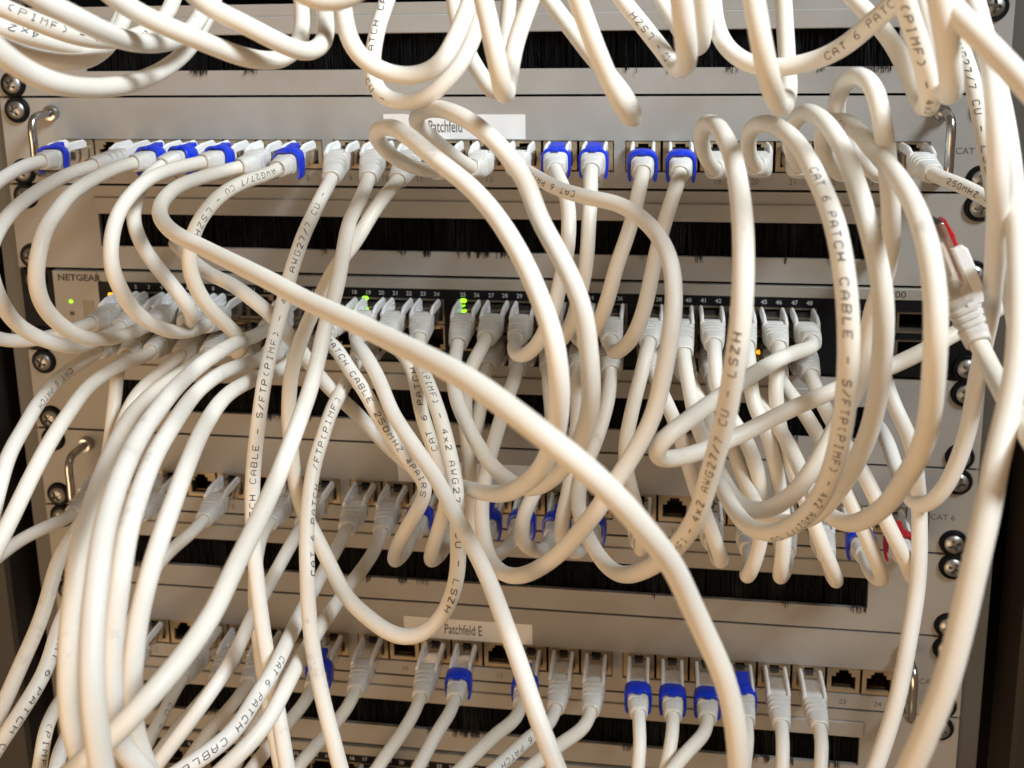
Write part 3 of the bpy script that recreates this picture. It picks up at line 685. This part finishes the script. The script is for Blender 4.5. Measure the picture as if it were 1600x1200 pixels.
cable('large printed white cable bow reading CAT 6 PATCH CABLE top to bottom', '1186,262,32;1174,248,42;1169,226,56;1172,206,72;1184,195,92;1203,194,112;1229,208,130;1254,236,145;1275,275,160;1299,332,175;1313,388,186;1323,459,193;1326,515,195;1326,571,195;1320,640,190;1309,702,184;1293,753,176;1271,792,166;1243,818,155;1206,832,143;1172,824,130;1148,798,115;1130,765,98;1120,730,84;1112,690,72;1105,645,60;1085,610,48', 'A20', 'S19.1', text=[((1274, 272), 1, 'CAT 6 PATCH CABLE - S/FTP(PIMF) - 4x2 AWG27/7 CU', 0.0)], group=GA)
cable('large plain white cable bow immediately right of the printed CAT 6 bow', '1252,264,32;1239,242,46;1235,215,60;1240,193,76;1254,177,94;1272,178,114;1295,198,130;1320,238,145;1340,295,158;1355,345,166;1366,388,170;1378,445,172;1381,501,172;1378,557,168;1372,615,162;1362,660,156;1350,695,150;1330,735,142;1307,770,132;1280,800,120;1250,815,108;1215,815,96;1185,795,84;1165,755,72;1145,700,62;1125,650,54;1116,612,46', 'A21', 'S20.1', group=GA)
cable('plain white cable bow rightmost of the large right hand bows', '1318,270,34;1299,257,46;1286,234,60;1285,209,74;1298,193,90;1318,190,106;1341,205,122;1366,235,138;1395,268,154;1420,305,170;1440,350,184;1455,410,196;1462,470,203;1462,530,206;1458,600,202;1451,660,194;1437,708,184;1414,748,172;1389,784,158;1361,807,144;1330,818,130;1302,809,115;1278,788,102;1258,750,88;1235,700,74;1205,650,62;1175,615,48', 'A22', 'S21.1', text=[((1325, 196), 1, 'CU', -.5)], group=GA)
cable('white cable whose hairpin top stands highest above the uppermost panel at right', '1376,272,34;1355,263,46;1332,236,60;1315,205,72;1307,175,84;1310,150,94;1322,128,106;1341,118,118;1361,130,128;1375,168,136;1383,225,140;1389,280,140;1392,330,136;1391,380,128;1383,431,118;1368,470,110;1356,520,108;1351,570,110;1340,610,114;1320,640,118;1300,680,124;1271,731,128;1236,775,126;1192,798,120;1155,786,106;1130,750,92;1105,700,78;1088,660,66;1078,612,54;1072,580,46', 'A23', 'S19.0', group=GA)
cable('printed white cable from the rightmost socket running right past the handle', '1462,274,38;1500,289,52;1537,308,66;1565,324,76;1597,350,88;1640,390,100', 'A24', text=[((1490, 286), 1, '250MHZ 4PAIRS', -.2)], group=GA)

# --- switch to the left and out of the frame
cable('printed thin white cable leaving the left edge, upper of two from the switch', '128,566,50;98,586,60;62,627,85;37,669,105;14,711,125;0,755,138;-15,820,148;-25,900,152', 'S0.1', text=[((108, 577), 1, 'CAT 6 PATCH', 0.4)], group=GS)
cable('white cable leaving the left edge, lower of two crossing the left rail', '210,563,50;183,573,58;141,602,78;107,646,105;76,694,125;48,747,140;22,801,155;0,845,165;-25,900,170', 'S2.1', group=GS)
cable('white cable dropping straight behind the four thick cables, leaving bottom left', '185,575,46;181,610,52;176,650,58;172,690,65;160,750,75;135,805,90;112,840,100;93,871,108;65,964,125;28,1049,140;0,1113,150;-30,1180,155', 'S1.1', group=GS)
cable('printed white cable slanting to the bottom left corner behind thick cables', '262,572,48;219,610,58;202,636,65;188,670,70;168,740,80;145,830,95;118,920,110;93,978,125;70,1049,140;28,1119,155;0,1161,160;-25,1200,165', 'S3.1', text=[((88, 998), 1, 'CAT 6 PATCH CABLE', 0.55)], group=GS)
cable('leftmost of the four thick white cables falling to bottom left', '305,568,50;253,603,75;211,641,108;180,694,146;157,750,178;141,801,200;124,857,214;118,910,220;112,950,223;107,1021,227;107,1092,229;114,1147,229;128,1190,229;145,1240,229', 'S4.1', group=GS)
cable('second from left of the four thick white cables falling to bottom left', '400,524,48;366,537,72;323,563,105;281,599,138;253,632,165;219,680,195;194,731,217;174,787,232;160,843,243;153,899,251;146,964,258;143,1035,264;146,1105,268;155,1175,269;165,1240,269', 'S6.0', group=GS)
cable('third from left of the four thick white cables falling to bottom left', '402,563,50;352,580,82;309,611,115;267,669,158;239,717,184;217,773,204;200,829,216;190,889,224;180,964,229;174,1035,232;177,1105,233;191,1167,232;219,1198,229;250,1240,224', 'S6.1', group=GS)
cable('rightmost of the four thick white cables falling to bottom left', '440,577,48;394,594,75;352,620,108;318,669,142;293,725,168;270,787,188;250,843,200;234,895,208;217,964,214;208,1035,219;205,1091,221;211,1147,221;225,1189,219;245,1230,214', 'S7.1', group=GS)
cable('printed white cable reading (PIMF) falling from a green lit switch port', '553,572,45;541,598,58;518,641,72;504,683,80;490,731,90;482,787,100;479,843,108;480,894,115;482,950,120;490,1021,125;504,1091,130;518,1147,135;532,1200,140;548,1260,145', 'S9.1', text=[((489, 740), -1, '/FTP(PIMF) - 4x2 AWG27/7 CU', 0.1), ((480, 900), -1, 'CAT 6 PATCH', 0.9)], group=GS)
cable('plain white cable sloping from the switch to bottom centre', '557,537,44;569,552,54;591,590,66;614,646,80;647,697,92;681,747,104;709,801,116;737,851,128;763,905,138;794,987,155;816,1049,165;839,1119,175;870,1200,185;890,1250,190', 'S9.0', group=GS)
cable('bright white cable bent sharply left of the large LSZH bow', '1268,542,46;1245,550,58;1220,560,70;1180,583,92;1140,610,110;1105,634,122;1065,664,134;1036,687,140;1024,702,140;1033,717,134;1067,714,126;1109,700,118;1166,675,108;1220,647,100;1290,616,92;1350,590,88;1403,568,85;1450,545,82;1487,524,78;1530,500,74;1580,470,70;1640,440,68', 'S23.0', group=GS)

# --- switch to middle patch panel
cable('printed white cable reading 250MHZ 4PAIRS ending in a hairpin left of centre', '508,530,46;524,543,55;546,577,62;569,610,68;602,669,74;625,702,74;646,731,75;662,750,77;667,768,80;655,792,84;634,828,85;618,862,80;617,876,70;628,868,58;638,852,48', 'S8.0', 'C11', endclip='ba', text=[((521, 536), 1, 'PATCH CABLE 250MHZ 4PAIRS', 0.0)], group=GH)
cable('printed white cable reading CAT 6 PATCH with a hairpin at centre', '605,535,44;628,550,52;645,580,60;652,610,64;659,646,68;676,697,72;692,740,76;699,775,80;690,812,82;675,860,80;674,876,70;686,868,58;695,855,48', 'S10.0', 'C12', text=[((683, 706), -1, 'CAT 6 PATCH CABLE', 0.1)], group=GH)
cable('white cable from the switch hidden behind the CAT 6 hairpin', '752,545,46;738,570,54;729,600,58;727,650,60;731,700,62;735,760,64;738,815,68;737,850,72;745,876,74;765,873,66;790,858,52', 'S13.0', 'C14', endclip='ba', group=GH)
cable('white cable from lower switch row to the blue clip left of the label', '757,592,44;751,632,54;743,675,58;734,720,60;731,770,60;736,820,62;744,852,58;750,858,48', 'S13.1', 'C13', endclip='ba', group=GH)
cable('white cable hairpin under the central bows, left one of two', '857,595,46;862,650,56;858,700,64;842,755,72;820,800,77;814,835,78;826,855,66;848,860,52', 'S15.1', 'C15', endclip='ba', group=GH)
cable('white cable hairpin under the central bows, right one of two', '902,595,46;903,640,56;898,700,64;890,760,72;880,802,78;877,832,78;886,855,66;906,862,52', 'S16.1', 'C16', endclip='ba', group=GH)
cable('white cable swinging right beside the empty middle socket', '1010,552,46;1003,580,52;988,640,60;977,700,65;980,740,68;993,790,66;1003,830,58;1001,860,48', 'S18.0', 'C17', group=GH)
cable('white cable hairpin first right of the empty middle socket', '1026,595,44;1038,622,54;1055,660,64;1068,700,70;1080,740,75;1095,785,80;1110,825,82;1123,862,80;1127,876,70;1120,872,56', 'S18.1', 'C19', group=GH)
cable('white cable hairpin second right of the empty middle socket, with fat tip', '1117,557,46;1120,600,54;1140,650,62;1167,690,68;1183,735,72;1192,785,75;1188,845,76;1173,892,74;1166,900,64;1170,885,52', 'S20.0', 'C20', group=GH)
cable('white cable hairpin third right of the empty middle socket', '1170,560,46;1178,632,60;1198,674,66;1212,731,70;1222,790,74;1225,845,76;1220,890,74;1219,902,64;1228,888,52', 'S21.0', 'C21', group=GH)
cable('white cable hairpin fourth right of the empty middle socket', '1218,560,46;1212,600,56;1217,660,62;1234,720,68;1255,775,74;1273,820,78;1288,860,80;1303,896,77;1306,908,66;1298,894,52', 'S22.0', 'C22', group=GH)
cable('white cable hairpin with shaded tip beside a blue clip at lower right', '1225,603,46;1250,635,56;1275,675,64;1300,722,70;1324,773,76;1352,835,82;1371,882,82;1378,902,72;1370,904,62;1360,894,52', 'S22.1', 'C23', endclip='ba', group=GH)
cable('white cable hairpin beside a red clip at lower right', '1273,603,46;1290,640,58;1318,690,68;1347,736,76;1364,770,80;1389,823,86;1411,868,88;1423,895,80;1426,902,70;1420,894,56', 'S23.1', 'C24', endclip='ra', group=GH)

# --- middle patch panel, left sockets
cable('white cable from the leftmost middle socket running flat to the left edge', '104,810,40;84,818,48;28,846,64;0,868,74;-40,895,90', 'C1', group=GC)
cable('white cable from middle panel hidden behind the four thick cables', '205,822,46;190,850,56;178,890,66;168,960,76;160,1060,86;152,1160,96;148,1240,102', 'C3', group=GC)
cable('white ribbed plug and cable right beside an empty brown socket', '304,828,44;267,860,56;240,892,66;215,950,75;190,1020,85;170,1100,95;160,1180,100;155,1250,104', 'C5', group=GC)
cable('white cable from middle panel falling behind the steep printed cable', '408,840,48;400,880,60;398,940,68;404,1000,75;412,1060,80;425,1130,85;440,1210,90;450,1260,92', 'C7', group=GC)
cable('plain white cable slanting down left, left of three parallel ones', '458,845,48;428,899,66;394,964,86;360,1035,106;309,1110,124;253,1184,136;215,1235,142', 'C8', group=GC)
cable('printed white cable reading PATCH CABLE slanting down left, middle of three', '530,850,48;507,890,65;470,959,100;428,1045,135;394,1099,154;366,1142,166;323,1178,176;285,1203,182;230,1240,188', 'C9', text=[((434, 1036), 1, 'CAT 6 PATCH CABLE - S/FTP(PIMF)', 0.15)], group=GC)
cable('plain white cable slanting down left, right of three parallel ones', '586,858,48;569,885,60;541,922,78;507,970,98;470,1029,120;442,1083,138;414,1133,150;380,1172,160;345,1205,166;310,1240,170', 'C10', group=GC)

# --- Patchfeld E
cable('white cable at bottom left corner from the lowest panel, its left end', '118,1066,52;100,1088,72;84,1112,92;70,1147,108;62,1200,118;52,1260,124', 'E1', text=[((74, 1140), 1, '(PIMF)', 0.4)], group=GE)
cable('white cable at bottom left, half hidden by the thick cables', '168,1078,56;135,1112,86;105,1150,116;90,1190,136;82,1240,148', 'E2', group=GE)
cable('wide white cable left of the black brush gap at bottom left', '274,1078,44;253,1119,58;231,1160,70;215,1200,78;200,1250,86', 'E4', text=[((262, 1100), 1, 'CU -', .5)], group=GE)
cable('white cable from the fifth socket of the lowest panel', '325,1082,44;281,1133,63;247,1178,76;220,1220,86;195,1260,92', 'E5', group=GE)
cable('white cable from the sixth socket of the lowest panel', '374,1088,44;323,1147,64;290,1195,78;260,1240,88', 'E6', group=GE)
cable('white cable from the seventh socket of the lowest panel', '426,1092,44;400,1134,57;375,1180,70;350,1240,80', 'E7', group=GE)
cable('white cable with the leftmost visible blue clip of the lowest panel', '478,1094,44;456,1122,55;414,1175,75;375,1225,90', 'E8', None, 'ba', group=GE)
cable('white cable with glossy ribbed plug left of the empty socket 10', '546,1100,44;524,1130,55;473,1189,78;435,1240,92', 'E9', group=GE)
cable('white cable plugged in just right of the empty socket 10', '649,1110,44;631,1141,55;597,1189,72;565,1240,86', 'E11', group=GE)
cable('white cable with blue clip right under the Patchfeld E label', '704,1112,44;687,1138,54;659,1189,70;632,1240,85', 'E12', None, 'bc', group=GE)
cable('white cable with blue clip hidden behind the sloping cable at bottom centre', '807,1121,44;777,1146,57;732,1189,78;685,1240,95', 'E14', None, 'ba', group=GE)
cable('printed white cable with ribbed plug, left of two beside bottom centre', '861,1126,44;828,1152,60;800,1178,72;755,1220,90;720,1260,100', 'E15', text=[((848, 1136), 1, 'CAT 6 PATCH', .4)], group=GE)
cable('plain white cable with ribbed plug, right of two beside bottom centre', '916,1131,44;876,1163,62;828,1200,80;780,1245,95', 'E16', group=GE)
cable('white cable with blue clip, first left of the lower right four', '999,1138,44;1000,1163,51;997,1200,58;992,1250,64', 'E17', None, 'bc', group=GE)
cable('white cable with blue clip, second of the lower right four', '1051,1142,44;1046,1175,53;1039,1205,58;1028,1250,64', 'E18', None, 'bc', group=GE)
cable('white cable with blue clip, third of the lower right four', '1102,1143,44;1081,1167,54;1059,1192,62;1030,1230,74;1010,1260,80', 'E19', None, 'bc', group=GE)
cable('white cable with blue clip behind the long diagonal cable at lower right', '1168,1150,44;1166,1177,51;1160,1215,58;1155,1255,62', 'E20', None, 'bb', group=GE)
cable('white cable with plain ribbed plug right of the lower blue clips', '1223,1155,44;1223,1182,51;1222,1215,57;1220,1260,62', 'E21', group=GE)
cable('white cable in the last used socket before empty sockets 23 and 24', '1284,1160,44;1283,1187,51;1281,1220,57;1278,1260,62', 'E22', group=GE)
cable('white cable with blue clip in the switch at the bottom edge', '596,1193,27;580,1212,38;550,1255,50;520,1320,60', 'B8.0', None, 'bb', group=GE)
